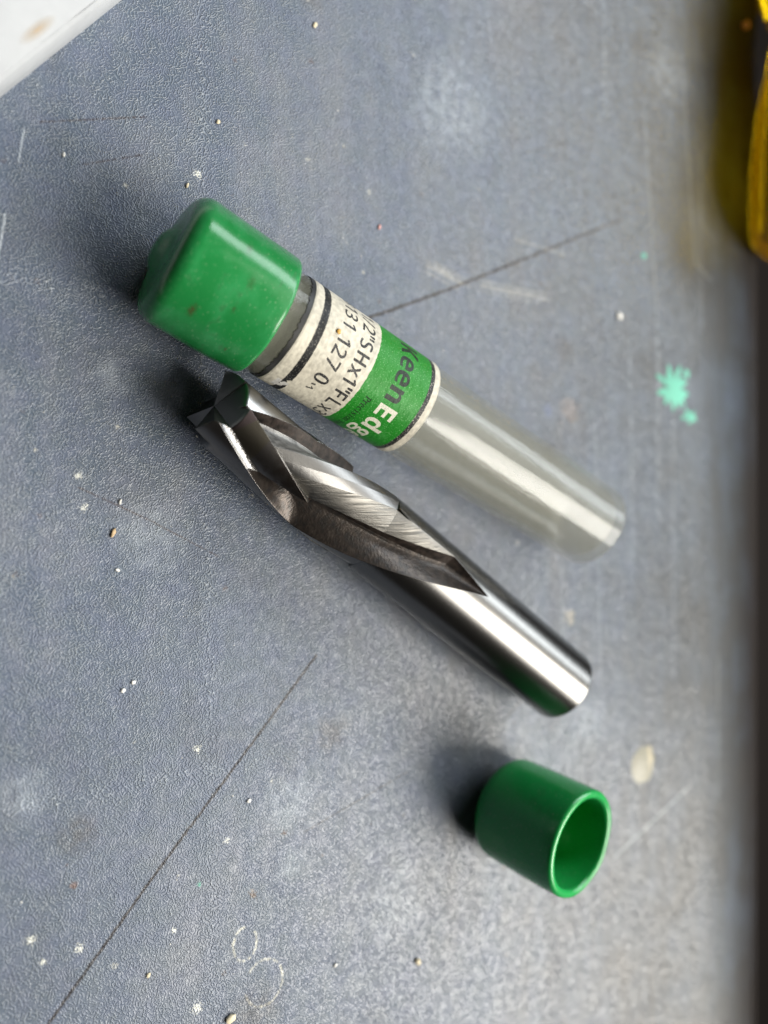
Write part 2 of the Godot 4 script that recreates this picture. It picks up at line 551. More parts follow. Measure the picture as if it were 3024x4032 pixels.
func build_slab() -> void:
	# the lower front edge runs through (-39.4, -67.1) and (-53.8, -50.4)
	var a := Vector3(-39.37, 0, -67.13)
	var b := Vector3(-53.84, 0, -50.39)
	var along := (b - a).normalized()
	var outward := Vector3(-along.z, 0, along.x) * -1.0
	if outward.x < 0.0:
		outward = -outward
	var t := Transform3D(Basis(along, Vector3.UP, along.cross(Vector3.UP)), (a + b) * 0.5 * MM)
	var o := thing("plastic_slab", "white plastic slab with bevelled edge and brown stain in the upper left corner", "slab", t)
	var sgn := 1.0 if (t.basis.z).dot(outward) > 0.0 else -1.0
	var h := 4.6
	var c := 0.55
	var prof := [[0.0, 0.0], [0.0, h - c], [-0.25, h - 0.35], [-c, h], [-70.0, h], [-70.0, 0.0]]
	var st := SurfaceTool.new()
	st.begin(Mesh.PRIMITIVE_TRIANGLES)
	var half := 75.0
	var nf := noise(77, 0.4, 3)
	for i in prof.size():
		var p = prof[i]
		var q = prof[(i + 1) % prof.size()]
		var steps := 60 if i < 3 else 1
		for k in steps:
			var x0 := lerpf(-half, half, float(k) / steps)
			var x1 := lerpf(-half, half, float(k + 1) / steps)
			var quad := []
			for e in [[x0, p], [x1, p], [x0, q], [x1, q]]:
				var wob: float = nf.get_noise_2d(e[0] * 1.2, e[1][1] * 0.8) * 0.10 if i < 4 and e[1][1] > 0.1 and e[1][0] > -2.0 else 0.0
				quad.append(Vector3(e[0], e[1][1] + wob * 0.5, sgn * (e[1][0] + wob)) * MM)
			var order := [0, 1, 2, 1, 3, 2] if sgn < 0.0 else [0, 2, 1, 1, 2, 3]
			for z in order:
				st.add_vertex(quad[z])
	for s in [-1.0, 1.0]:
		var pts := []
		for p in prof:
			pts.append(Vector3(s * half, p[1], sgn * p[0]) * MM)
		for i in range(1, pts.size() - 1):
			var tri := [pts[0], pts[i], pts[i + 1]]
			if s * sgn < 0.0:
				tri.reverse()
			for q in tri:
				st.add_vertex(q)
	st.generate_normals()
	var side := 512
	var im := Image.create(side, side, false, Image.FORMAT_RGB8)
	var n1 := noise(80, 0.012, 4)
	var n2 := noise(81, 0.05, 3)
	for j in side:
		for i in side:
			var g := 0.645 + 0.03 * n1.get_noise_2d(i, j) + 0.02 * n2.get_noise_2d(i, j)
			im.set_pixel(i, j, Color(g * 0.975, g * 0.985, g))
	var m := StandardMaterial3D.new()
	m.albedo_texture = tex(im)
	m.uv1_triplanar = true
	m.uv1_scale = Vector3.ONE * 14.0
	m.roughness = 0.45
	part("slab", st.commit(), m, o)
	# a brown stain soaked in along the edge: a thin film on the top face and one on the side
	var brown := metal(Color(0.50, 0.33, 0.17), 0.5, 0.0)
	brown.transparency = BaseMaterial3D.TRANSPARENCY_ALPHA
	var fade := GradientTexture2D.new()
	var g2 := Gradient.new()
	g2.offsets = PackedFloat32Array([0.0, 0.35, 1.0])
	g2.colors = PackedColorArray([Color(0.80, 0.68, 0.52, 0.55), Color(0.82, 0.72, 0.57, 0.32), Color(0.84, 0.76, 0.64, 0.0)])
	fade.gradient = g2
	fade.fill = GradientTexture2D.FILL_RADIAL
	fade.fill_from = Vector2(0.5, 0.5)
	fade.fill_to = Vector2(1.0, 0.5)
	fade.width = 128
	fade.height = 128
	brown.albedo_color = Color.WHITE
	brown.albedo_texture = fade
	brown.roughness = 0.5
	var q := PlaneMesh.new()
	q.size = Vector2(6.4, 1.7) * MM
	var spot := part("stain", q, brown, o)
	var at := (Vector3(-50.6, 0, -57.6) - (a + b) * 0.5)
	spot.position = Vector3(at.dot(along), h + 0.06, sgn * -1.75) * MM


# ---------------------------------------------------------------- green vinyl caps

func cap_material(seed_: int, dirt: float) -> StandardMaterial3D:
	var side := 512
	var im := Image.create(side, side, false, Image.FORMAT_RGB8)
	var n1 := noise(seed_, 0.009, 4)
	var n2 := noise(seed_ + 1, 0.035, 4)
	var n3 := noise(seed_ + 2, 0.16, 2)
	var base := Color(0.115, 0.465, 0.23) if dirt > 0.5 else Color(0.12, 0.58, 0.28)
	var haze := Color(0.24, 0.58, 0.36)
	var mud := Color(0.20, 0.36, 0.21)
	for j in side:
		for i in side:
			var wrap := minf(1.0, minf(i, side - 1 - i) / 30.0)
			var a := n1.get_noise_2d(i, j) * wrap
			var b := n2.get_noise_2d(i, j)
			var c := n3.get_noise_2d(i, j)
			var col := base.lerp(haze, clampf(0.10 + a * 0.9 + b * 0.25, 0.0, 0.55) * dirt)
			col = col.lerp(mud, clampf((a * 0.8 + b * 1.1 - 0.40) * 1.2, 0.0, 0.35) * dirt)
			if c > 0.52:
				col = col.lerp(Color(0.55, 0.60, 0.48), clampf((c - 0.52) * 4.0, 0.0, 0.7))
			im.set_pixel(i, j, col)
	for d in [[0.145, 0.42, 9, 0.8], [0.19, 0.62, 4, 0.6], [0.09, 0.55, 5, 0.4], [0.95, 0.5, 8, 0.35], [0.02, 0.56, 10, 0.3]]:
		var cx: float = d[0] * side
		var cy: float = d[1] * side
		for j in range(-16, 17):
			for i in range(-16, 17):
				var r: float = sqrt(i * i * 0.7 + j * j) / float(d[2]) + 0.9 * n3.get_noise_2d(i * 1.7 + cx, j * 1.7)
				var k := clampf(1.0 - r, 0.0, 1.0) * float(d[3]) * sqrt(dirt)
				var x := posmod(int(cx) + i, side)
				var y := clampi(int(cy) + j, 0, side - 1)
				if k > 0.0:
					im.set_pixel(x, y, im.get_pixel(x, y).lerp(Color(0.33, 0.20, 0.13), k))
	var m := StandardMaterial3D.new()
	m.albedo_texture = tex(im)
	m.roughness = 0.20
	m.metallic_specular = 0.47
	var gr := NoiseTexture2D.new()
	gr.width = 256
	gr.height = 256
	gr.seamless = true
	gr.noise = noise(seed_ + 5, 0.02, 4)
	m.heightmap_enabled = true
	m.heightmap_texture = gr
	m.heightmap_scale = 0.004
	return m


# A dipped vinyl cap, closed end at x = 0, open rim at x = 15.5. The profile runs from the closed end outside,
# over the rim, and back along the inside.
func cap_mesh(nipple: bool, r: float, length: float, corner: float, wall: float) -> ArrayMesh:
	var p := []
	if nipple:
		p = [Vector2(-1.55, 0.0), Vector2(-1.52, 0.8), Vector2(-1.38, 1.6), Vector2(-1.05, 2.4), Vector2(-0.62, 3.1), Vector2(-0.28, 3.9), Vector2(-0.08, 4.9), Vector2(0.0, 5.7)]
	else:
		p = [Vector2(0.12, 0.0), Vector2(0.1, 2.0), Vector2(0.0, 4.2)]
	p.append_array(arc(corner, r - corner, corner, 180.0, 90.0, 16))
	p.append_array([Vector2(6.0, r + 0.03), Vector2(10.0, r + 0.06), Vector2(length - 2.2, r + 0.03)])
	var lip := wall * 0.46
	p.append_array(arc(length - lip, r - lip, lip, 90.0, 0.0, 8))
	p.append_array(arc(length - lip, r - wall + lip, lip, 0.0, -90.0, 8))
	p.append_array([Vector2(length - 3.5, r - wall - 0.04), Vector2(4.5, r - wall - 0.06)])
	p.append_array(arc(3.2, r - wall - 1.7, 1.64, 90.0, 180.0, 6))
	p.append(Vector2(1.5, 0.0))
	var m := lathe(p, 160)
	# soft vinyl is never quite round: press it out of true by a few hundredths
	var a := m.surface_get_arrays(0)
	var v: PackedVector3Array = a[Mesh.ARRAY_VERTEX]
	var nf := noise(170 + int(corner * 10.0), 0.09, 2)
	for k in v.size():
		var q: Vector3 = v[k] / MM
		var g := nf.get_noise_3d(q.x, q.y, q.z)
		var rad := Vector2(q.y, q.z).length()
		if rad > 2.0:
			var grow := 1.0 + 0.16 * g / rad
			v[k] = Vector3(q.x + 0.10 * g * (q.x / length), q.y * grow, q.z * grow) * MM
	a[Mesh.ARRAY_VERTEX] = v
	m = ArrayMesh.new()
	m.add_surface_from_arrays(Mesh.PRIMITIVE_TRIANGLES, a)
	return m


# ---------------------------------------------------------------- the tube

var TA := Vector3(-18.334, 8.22, -23.751)
var TB := Vector3(38.658, 7.382, 2.872)


func build_tube() -> void:
	var axis := (TB - TA).normalized()
	var up := (Vector3.UP - axis * axis.y).normalized()
	var side := axis.cross(up)
	var basis_ := Basis(axis, up, side)
	# base: under the middle of the tube, on the bench
	var mid := TA + axis * 21.0
	var foot := Vector3(mid.x, 0.0, mid.z)
	var t := Transform3D(basis_, foot * MM)
	var o := thing("tool_tube", "clear plastic tube with paper label and green cap lying beside the router bit", "tube", t)
	var local := t.affine_inverse()
	var origin := local * (TA * MM)          # where s = 0 of the axis lies in the thing's own axes
	var total := TA.distance_to(TB)

	# wall, a shell 0.9 mm thick with a closed flat end
	var clear := StandardMaterial3D.new()
	clear.albedo_color = Color(0.60, 0.60, 0.55, 0.25)
	clear.transparency = BaseMaterial3D.TRANSPARENCY_ALPHA
	clear.roughness = 0.11
	clear.metallic_specular = 0.32
	var scuff := Image.create(512, 64, false, Image.FORMAT_L8)
	var sn := noise(90, 0.06, 4)
	for i in 512:
		for k in 64:
			# drawn lengthwise, with a few rubbed patches
			var g := 0.5 + 0.35 * sn.get_noise_2d(i * 1.6, k * 0.25) + 0.15 * sn.get_noise_2d(i * 5.0, k * 5.0 + 400.0)
			scuff.set_pixel(i, k, Color(g, g, g))
	clear.heightmap_enabled = true
	clear.heightmap_texture = tex(scuff)
	clear.heightmap_scale = 0.0025
	var R := 7.38
	var outer := []
	outer.append_array([Vector2(-19.3, R), Vector2(-5.0, R), Vector2(20.0, R), Vector2(40.0, R), Vector2(total - 1.0, R)])
	outer.append_array(arc(total - 0.9, R - 0.9, 0.9, 90.0, 0.0, 8))
	outer.append(Vector2(total, 0.0))
	var inner := [Vector2(total - 1.3, 0.0)]
	inner.append_array(arc(total - 2.2, R - 1.9, 0.9, 0.0, 90.0, 6))
	inner.append_array([Vector2(40.0, R - 0.95), Vector2(10.0, R - 0.95), Vector2(-19.3, R - 0.95)])
	var w := part("outer_wall", lathe(outer, 128), clear, o)
	w.position = origin
	w = part("inner_wall", lathe(inner, 128), clear, o)
	w.position = origin

	# the label
	w = part("label", label_mesh(R + 0.14), label_material(), o)
	w.position = origin
	# dirty tape edge between the label and the cap
	var tape := metal(Color(0.012, 0.012, 0.012), 0.5, 0.0)
	w = part("tape_edge", ragged_ring(R + 0.10, -3.35, -2.55), tape, o)
	w.position = origin
	# cap
	w = part("cap", cap_mesh(true, 8.5, 14.7, 2.3, 1.2), cap_material(100, 1.0), o)
	w.position = origin - Vector3(20.2, 0, 0) * MM


func ragged_ring(r: float, s0: float, s1: float) -> ArrayMesh:
	var v := PackedVector3Array()
	var n := PackedVector3Array()
	var idx := PackedInt32Array()
	var seg := 240
	var nf := noise(95, 0.7, 3)
	for k in seg + 1:
		var t := TAU * k / seg
		var dir := Vector3(0, cos(t), sin(t))
		var e := nf.get_noise_2d(cos(t) * 20.0, sin(t) * 20.0) * 0.28
		v.append((Vector3(s0 + e, 0, 0) + dir * r) * MM)
		v.append((Vector3(s1, 0, 0) + dir * r) * MM)
		n.append(dir)
		n.append(dir)
	for k in seg:
		var a := k * 2
		idx.append_array([a, a + 1, a + 2, a + 1, a + 3, a + 2])
	return arrays(v, n, PackedVector2Array(), idx)


const LS0 := -2.75
const LS1 := 19.15


func label_mesh(r: float) -> ArrayMesh:
	var v := PackedVector3Array()
	var n := PackedVector3Array()
	var uv := PackedVector2Array()
	var idx := PackedInt32Array()
	var seg := 160
	# the paper has thickness: a thin lip turns in at both ends
	var prof := [[LS0, r - 0.12, -1.0], [LS0 + 0.02, r - 0.02, -0.7], [LS0 + 0.1, r, 0.0], [0.0, r, 0.0], [8.0, r, 0.0], [LS1 - 0.1, r, 0.0], [LS1 - 0.02, r - 0.02, 0.7], [LS1, r - 0.12, 1.0]]
	for q in prof:
		for k in seg + 1:
			var t := -PI + TAU * k / seg
			var dir := Vector3(0, cos(t), sin(t))
			v.append((Vector3(q[0], 0, 0) + dir * q[1]) * MM)
			n.append((dir * (1.0 - absf(q[2]) * 0.9) + Vector3(q[2], 0, 0)).normalized())
			uv.append(Vector2((q[0] - LS0) / (LS1 - LS0), float(k) / seg))
	for c in prof.size() - 1:
		for k in seg:
			var a := c * (seg + 1) + k
			var b := a + seg + 1
			idx.append_array([a, b, a + 1, b, b + 1, a + 1])
	return arrays(v, n, uv, idx)


const LW := 1024
const LH := 2048
var label_im: Image


func label_px(s: float) -> float:
	return (s - LS0) / (LS1 - LS0) * LW


func label_py(phi: float) -> float:
	return (phi + 180.0) / 360.0 * LH


# prints one character: reading runs round the tube, the tops point along +s
func print_char(ch: String, font: Font, s: float, phi: float, height: float, ink: Color, turn := 0.0, squash := 1.0, shear := 0.0) -> void:
	var tm := TextMesh.new()
	tm.font = font
	tm.font_size = 96
	tm.pixel_size = 0.01
	tm.depth = 0.0
	tm.curve_step = 1.0
	tm.text = "H"
	var hb := tm.get_aabb()
	tm.text = ch
	var bb := tm.get_aabb()
	var a := tm.get_mesh_arrays()
	if a.is_empty() or a[Mesh.ARRAY_VERTEX] == null:
		return
	var vs: PackedVector3Array = a[Mesh.ARRAY_VERTEX]
	var ix := PackedInt32Array()
	if a[Mesh.ARRAY_INDEX] != null:
		ix = a[Mesh.ARRAY_INDEX]
	else:
		ix = PackedInt32Array(range(vs.size()))
	var k := height / hb.size.y
	var cx := bb.position.x + bb.size.x * 0.5
	var cy := hb.position.y + hb.size.y * 0.5
	var sx := LW / (LS1 - LS0)
	var sy := LH / (TAU * 7.52)
	var ox := label_px(s)
	var oy := label_py(phi)
	var pts := PackedVector2Array()
	for p in vs:
		var g := Vector2((p.x - cx) * k * squash + shear * (p.y - cy) * k, (p.y - cy) * k).rotated(turn)
		pts.append(Vector2(ox + g.y * sx, oy + g.x * sy))
	for i in range(0, ix.size(), 3):
		fill_tri(pts[ix[i]], pts[ix[i + 1]], pts[ix[i + 2]], ink)


var ink_noise: FastNoiseLite


func fill_tri(a: Vector2, b: Vector2, c: Vector2, ink: Color) -> void:
	var d := (b - a).cross(c - a)
	if absf(d) < 0.001:
		return
	var x0 := maxi(0, int(floor(minf(a.x, minf(b.x, c.x)))))
	var x1 := mini(LW - 1, int(ceil(maxf(a.x, maxf(b.x, c.x)))))
	var y0 := maxi(0, int(floor(minf(a.y, minf(b.y, c.y)))))
	var y1 := mini(LH - 1, int(ceil(maxf(a.y, maxf(b.y, c.y)))))
	for y in range(y0, y1 + 1):
		for x in range(x0, x1 + 1):
			var p := Vector2(x + 0.5, y + 0.5)
			var u := (b - a).cross(p - a) / d
			var w := (p - a).cross(c - a) / d
			var t := 1.0 - u - w
			if u >= -0.01 and w >= -0.01 and t >= -0.01:
				var g := ink_noise.get_noise_2d(x, y)
				if g < 0.42:
					label_im.set_pixel(x, y, ink.lightened(maxf(0.0, g) * 0.25))


func label_material() -> StandardMaterial3D:
	ink_noise = noise(120, 0.16, 3)
	label_im = Image.create(LW, LH, false, Image.FORMAT_RGB8)
	var fib := noise(121, 0.045, 4)
	var speck := noise(122, 0.13, 2)
	var big := noise(123, 0.006, 3)
	var small_w := LW / 2
	var small_h := LH / 2
	var im := Image.create(small_w, small_h, false, Image.FORMAT_RGB8)
	for j in small_h:
		for i in small_w:
			var s := LS0 + (LS1 - LS0) * i / small_w
			var phi := j * 360.0 / small_h - 180.0
			var f := fib.get_noise_2d(i, j)
			var sp := speck.get_noise_2d(i * 1.3, j * 1.3)
			var b := big.get_noise_2d(i, j)
			var paper := Color(0.835, 0.81, 0.745).darkened(clampf(0.06 - f * 0.13 - b * 0.10, 0.0, 0.3))
			var black := Color(0.075, 0.075, 0.08)
			var green := Color(0.085, 0.47, 0.10).lightened(clampf(b * 0.18 + f * 0.08, 0.0, 0.2))
			var c := paper
			if s < -2.45:
				c = paper.darkened(0.12)
			# the bar, torn off at its lower end
			var torn := 0.9 * speck.get_noise_2d(j * 0.4, i * 0.2)
			var lean := 0.006 * (phi - 20.0)
			if s > -1.02 + lean and s < 0.02 + lean and phi < 78.0 + torn * 8.0 + (s + 0.5) * -14.0:
				c = black
			elif s > -1.02 + lean and s < 0.05 + lean and phi > 88.0 + torn * 6.0 + (s + 0.5) * -12.0 and phi < 116.0 + torn * 7.0:
				c = black
			elif s > -1.3 and s < 0.4 and phi >= 74.0 and phi < 92.0:
				c = Color(0.80, 0.79, 0.77).darkened(0.1 * absf(f))
			var edge := 0.03 * f
			if s > 8.2 + edge and s < 17.42:
				c = green
				if sp > 0.40:
					c = c.lerp(Color(0.62, 0.72, 0.58), clampf((sp - 0.40) * 4.0, 0.0, 0.85))
			elif s >= 17.42 and s < 18.12 + edge:
				c = black.lightened(0.05 + 0.05 * f)
				if sp > 0.44:
					c = paper
			elif s >= 18.9:
				c = paper.darkened(0.10)
			if c == black and sp > 0.46:
				c = c.lerp(paper, 0.7)
			im.set_pixel(i, j, c)
	im.resize(LW, LH, Image.INTERPOLATE_BILINEAR)
	label_im = im
	var sans := SystemFont.new()
	sans.font_names = PackedStringArray(["Droid Sans"])
	var bold := SystemFont.new()
	bold.font_names = PackedStringArray(["Droid Sans"])
	bold.font_weight = 700
	var serif := SystemFont.new()
	serif.font_names = PackedStringArray(["Droid Serif"])
	serif.font_weight = 700
	var ink := Color(0.10, 0.10, 0.11)
	# size line
	for q in [["1", -50.5], ["/", -40.0], ["2", -28.0], ["\"", -18.5], ["S", -8.0], ["H", 7.5], ["x", 21.5], ["1", 32.0], ["\"", 42.0], ["F", 51.0], ["L", 64.0], ["x", 78.0], ["3", 91.5], ["\"", 101.0], ["O", 112.0], ["A", 126.0], ["L", 139.0]]:
		var hgt := 2.0
		for e in [[0.0, 0.0], [0.03, 0.45], [-0.03, -0.45], [0.06, 0.0]]:
			print_char(q[0], sans, 6.25 + 0.006 * q[1] + e[0], q[1] + e[1], hgt, ink)
	# number line
	for q in [["8", -57.0], ["1", -44.0], ["3", -31.0], ["1", -17.5], ["1", 1.5], ["2", 14.0], ["7", 27.5], ["0", 46.5]]:
		for e in [[0.0, 0.0], [0.03, 0.45], [-0.03, -0.45], [0.06, 0.0]]:
			print_char(q[0], sans, 3.05 + e[0], q[1] + e[1], 2.0, ink)
	print_char("1", bold, 2.65, 62.0, 1.0, ink, 0.3)
	print_char("'", bold, 2.2, 57.0, 1.6, ink, 0.2)
	# maker's name
	for q in [["K", -38.5], ["e", -18.0], ["e", 0.5], ["n", 20.0]]:
		print_char(q[0], bold, 13.35, q[1], 3.0, Color(0.07, 0.085, 0.08), 0.0, 1.05)
	for q in [["E", 41.0], ["d", 60.5], ["g", 81.0], ["e", 100.0]]:
		print_char(q[0], bold, 13.45, q[1], 3.0, Color(0.85, 0.83, 0.77), 0.0, 1.05)
	var word := "Precision Tools"
	for i in word.length():
		if word[i] != " ":
			print_char(word[i], serif, 10.1, 38.5 + i * 4.7, 0.95, Color(0.05, 0.12, 0.06), 0.0, 0.85, 0.12)
	var m := StandardMaterial3D.new()
	m.albedo_texture = tex(label_im)
	m.roughness = 0.50
	m.metallic_specular = 0.4
	var g := NoiseTexture2D.new()
	g.width = 512
	g.height = 512
	g.seamless = true
	g.noise = noise(130, 0.05, 4)
	m.heightmap_enabled = true
	m.heightmap_texture = g
	m.heightmap_scale = 0.004
	return m


# ---------------------------------------------------------------- the router bit

var MA := Vector3(-29.547, 6.35, -13.823)
var MB := Vector3(31.799, 6.35, 30.157)
const BR := 6.35

# the lines along which the up-cut teeth near the tip stand, in degrees round the bit, 0 on top
func tooth_line(j: int, s: float) -> float:
	match posmod(j, 3):
		0: return -12.5 + 3.2 * s + 120.0 * (j / 3) * 3.0
		1: return 28.0 + 3.7 * s + 120.0 * ((j - 1) / 3) * 3.0
	return 190.0 + 3.5 * s + 120.0 * ((j - 2) / 3) * 3.0


var cut := PackedFloat32Array([0.0, 0.0, 0.0])   # depth, class, number


func drop_start(s: float, j: int) -> float:
	# how many degrees behind the cutting edge the flute drops away
	if s < 15.0:
		return 41.0 + 2.0 * (s - 8.3) + 2.0 if j == 0 else lerpf(81.0, 57.0, clampf((s - 2.0) / 13.0, 0.0, 1.0))
	return 57.0 + 0.85 * (s - 15.0)


func down_cut(d: float, s: float, j: int) -> void:
	# d: degrees behind a down-cut cutting edge, 0 to 120
	var ds := drop_start(maxf(s, 15.0), j)
	if d < 14.0:
		cut[0] = 0.004 * d
		cut[1] = 1
	elif d < 28.0:
		cut[0] = 0.056 + 0.026 * (d - 14.0)
		cut[1] = 1
	elif d < ds:
		cut[0] = 0.42 + (d - 28.0) * 0.034
		cut[1] = 2
	else:
		groove(d, s, 0.42 + (ds - 28.0) * 0.034, ds, 2.95)


func groove(d: float, _s: float, from: float, ds: float, deep: float) -> void:
	cut[1] = 3
	var w := 10.0
	if d < ds + w:
		var t := (d - ds) / w
		cut[0] = lerpf(from, deep, sin(t * PI * 0.5))
		if t < 0.8:
			cut[1] = 7
	else:
		var t := clampf((d - ds - w) / (119.5 - ds - w), 0.0, 1.0)
		cut[0] = scoop(t, deep)


# the hollow of a flute, from its foot (0) to the cutting edge (1)
func scoop(t: float, deep: float) -> float:
	if t < 0.15:
		return deep * (1.0 + 0.05 * sin(t / 0.15 * PI * 0.5))
	var u := (t - 0.15) / 0.85
	return deep * 1.05 * (1.0 - pow(u, 1.8))


func bit_shape(phi: float, s: float) -> void:
	# phi in degrees; fills cut with depth below the outside, class and tooth number
	cut[0] = 0.0
	cut[1] = 0.0
	cut[2] = 0.0
	if s > 48.6:
		return
	var lead := 37.9 - 3.6 * s
	if s < 28.0:
		# which pair of up-cut teeth the point lies between
		var p := phi
		var e0 := tooth_line(0, s)
		while p < e0:
			p += 360.0
		while p >= e0 + 360.0:
			p -= 360.0
		var j := 0
		if p >= tooth_line(2, s):
			j = 2
		elif p >= tooth_line(1, s):
			j = 1
		var ej := tooth_line(j, s)
		var en := tooth_line(j + 1, s) if j < 2 else e0 + 360.0
		var d := p - (lead + 120.0 * j)
		if d >= 119.5:
			var dd := fposmod(d, 120.0)
			cut[2] = posmod(j + int(d / 120.0), 3)
			if d < 120.0:
				dd = 0.0
				cut[2] = posmod(j + 1, 3)
			down_cut(dd, s, int(cut[2]))
			return
		# the up-cut relief behind this tooth
		var back := p - ej
		var rise := en - p
		var up := minf(0.014 * back + 0.00018 * back * back, 1.25)
		var wide := en - ej
		var lip := 9.0
		var full := minf(0.014 * (wide - lip) + 0.00018 * (wide - lip) * (wide - lip), 1.25)
		var cls := 4.0
		if rise < lip:
			up = full * sqrt(maxf(0.0, 1.0 - pow(1.0 - rise / lip, 2.0)))
			cls = 6.0
		var ds := drop_start(s, j)
		if d >= ds:
			groove(d, s, minf(up, 1.2), ds, 2.95)
			if j == 0 and rise < 12.0 and s < 18.0:
				cut[0] *= sqrt(maxf(0.0, 1.0 - pow(1.0 - rise / 12.0, 2.0)))
				cut[1] = 3
			cut[2] = j
		else:
			cut[0] = up
			cut[1] = cls
			cut[2] = j
		return
	# past the cutting length the grooves run out into the shank
	for k in 3:
		var W := 154.6 - 3.5 * s
		var U := -34.9
		if s < 30.0:
			U = lerpf(-34.9, -30.8, (s - 28.0) / 2.0)
		elif s < 40.0:
			U = lerpf(-30.8, -31.8, (s - 30.0) / 10.0)
		else:
			U = lerpf(-31.8, -13.9, (s - 40.0) / 8.4)
		var U0 := maxf(U, 5.1 - 3.1 * (s - 28.0))
		var p := fposmod(phi - 120.0 * k - U + 60.0, 360.0) + U - 60.0
		if p <= U or p >= W or W <= U:
			continue
		cut[2] = k
		var t := clampf((s - 28.0) / 20.4, 0.0, 1.0)
		var deep := 2.95 * (1.0 - pow(t, 1.7))
		var ridge := 1.8 * clampf((40.0 - s) / 12.0, 0.0, 1.0)
		if p < U0:
			var base := 0.42 * clampf((31.0 - s) / 3.0, 0.0, 1.0)
			cut[0] = lerpf(base, ridge, (p - U) / maxf(0.01, U0 - U))
			cut[0] = minf(cut[0], deep)
			cut[1] = 2
			return
		var span := W - U0
		var w := 0.197 * span
		ridge = minf(ridge, deep)
		cut[1] = 3
		if p < U0 + w:
			var t2 := (p - U0) / w
			cut[0] = lerpf(ridge, deep, sin(t2 * PI * 0.5))
			if t2 < 0.8:
				cut[1] = 7
		else:
			var u := (p - U0 - w) / (span - w)
			cut[0] = scoop(u, deep)
		return


func tip_start(phi: float, share: float) -> float:
	# where the end of the bit lies along its axis, at a share of the radius
	var p := fposmod(phi + 100.0, 360.0) - 100.0
	var g := 0.0
	if p < -55.0:
		g = lerpf(-1.5, 1.0, (p + 100.0) / 45.0)
	elif p < 27.0:
		g = 0.5 + 2.5 * cos(deg_to_rad(p - 8.0)) - 0.35
	elif p < 30.0:
		g = lerpf(2.4, -0.1, (p - 27.0) / 3.0)
	elif p < 58.0:
		g = lerpf(-0.1, -1.0, (p - 30.0) / 28.0)
	elif p < 62.0:
		g = lerpf(-1.0, 0.9, (p - 58.0) / 4.0)
	elif p < 150.0:
		g = 0.3 + 2.2 * cos(deg_to_rad(p - 105.0))
	elif p < 156.0:
		g = lerpf(1.9, -1.4, (p - 150.0) / 6.0)
	elif p < 230.0:
		g = lerpf(-1.4, 1.4, (p - 156.0) / 74.0)
	else:
		g = lerpf(1.4, -1.5, (p - 230.0) / 30.0)
	return -0.4 + g * share


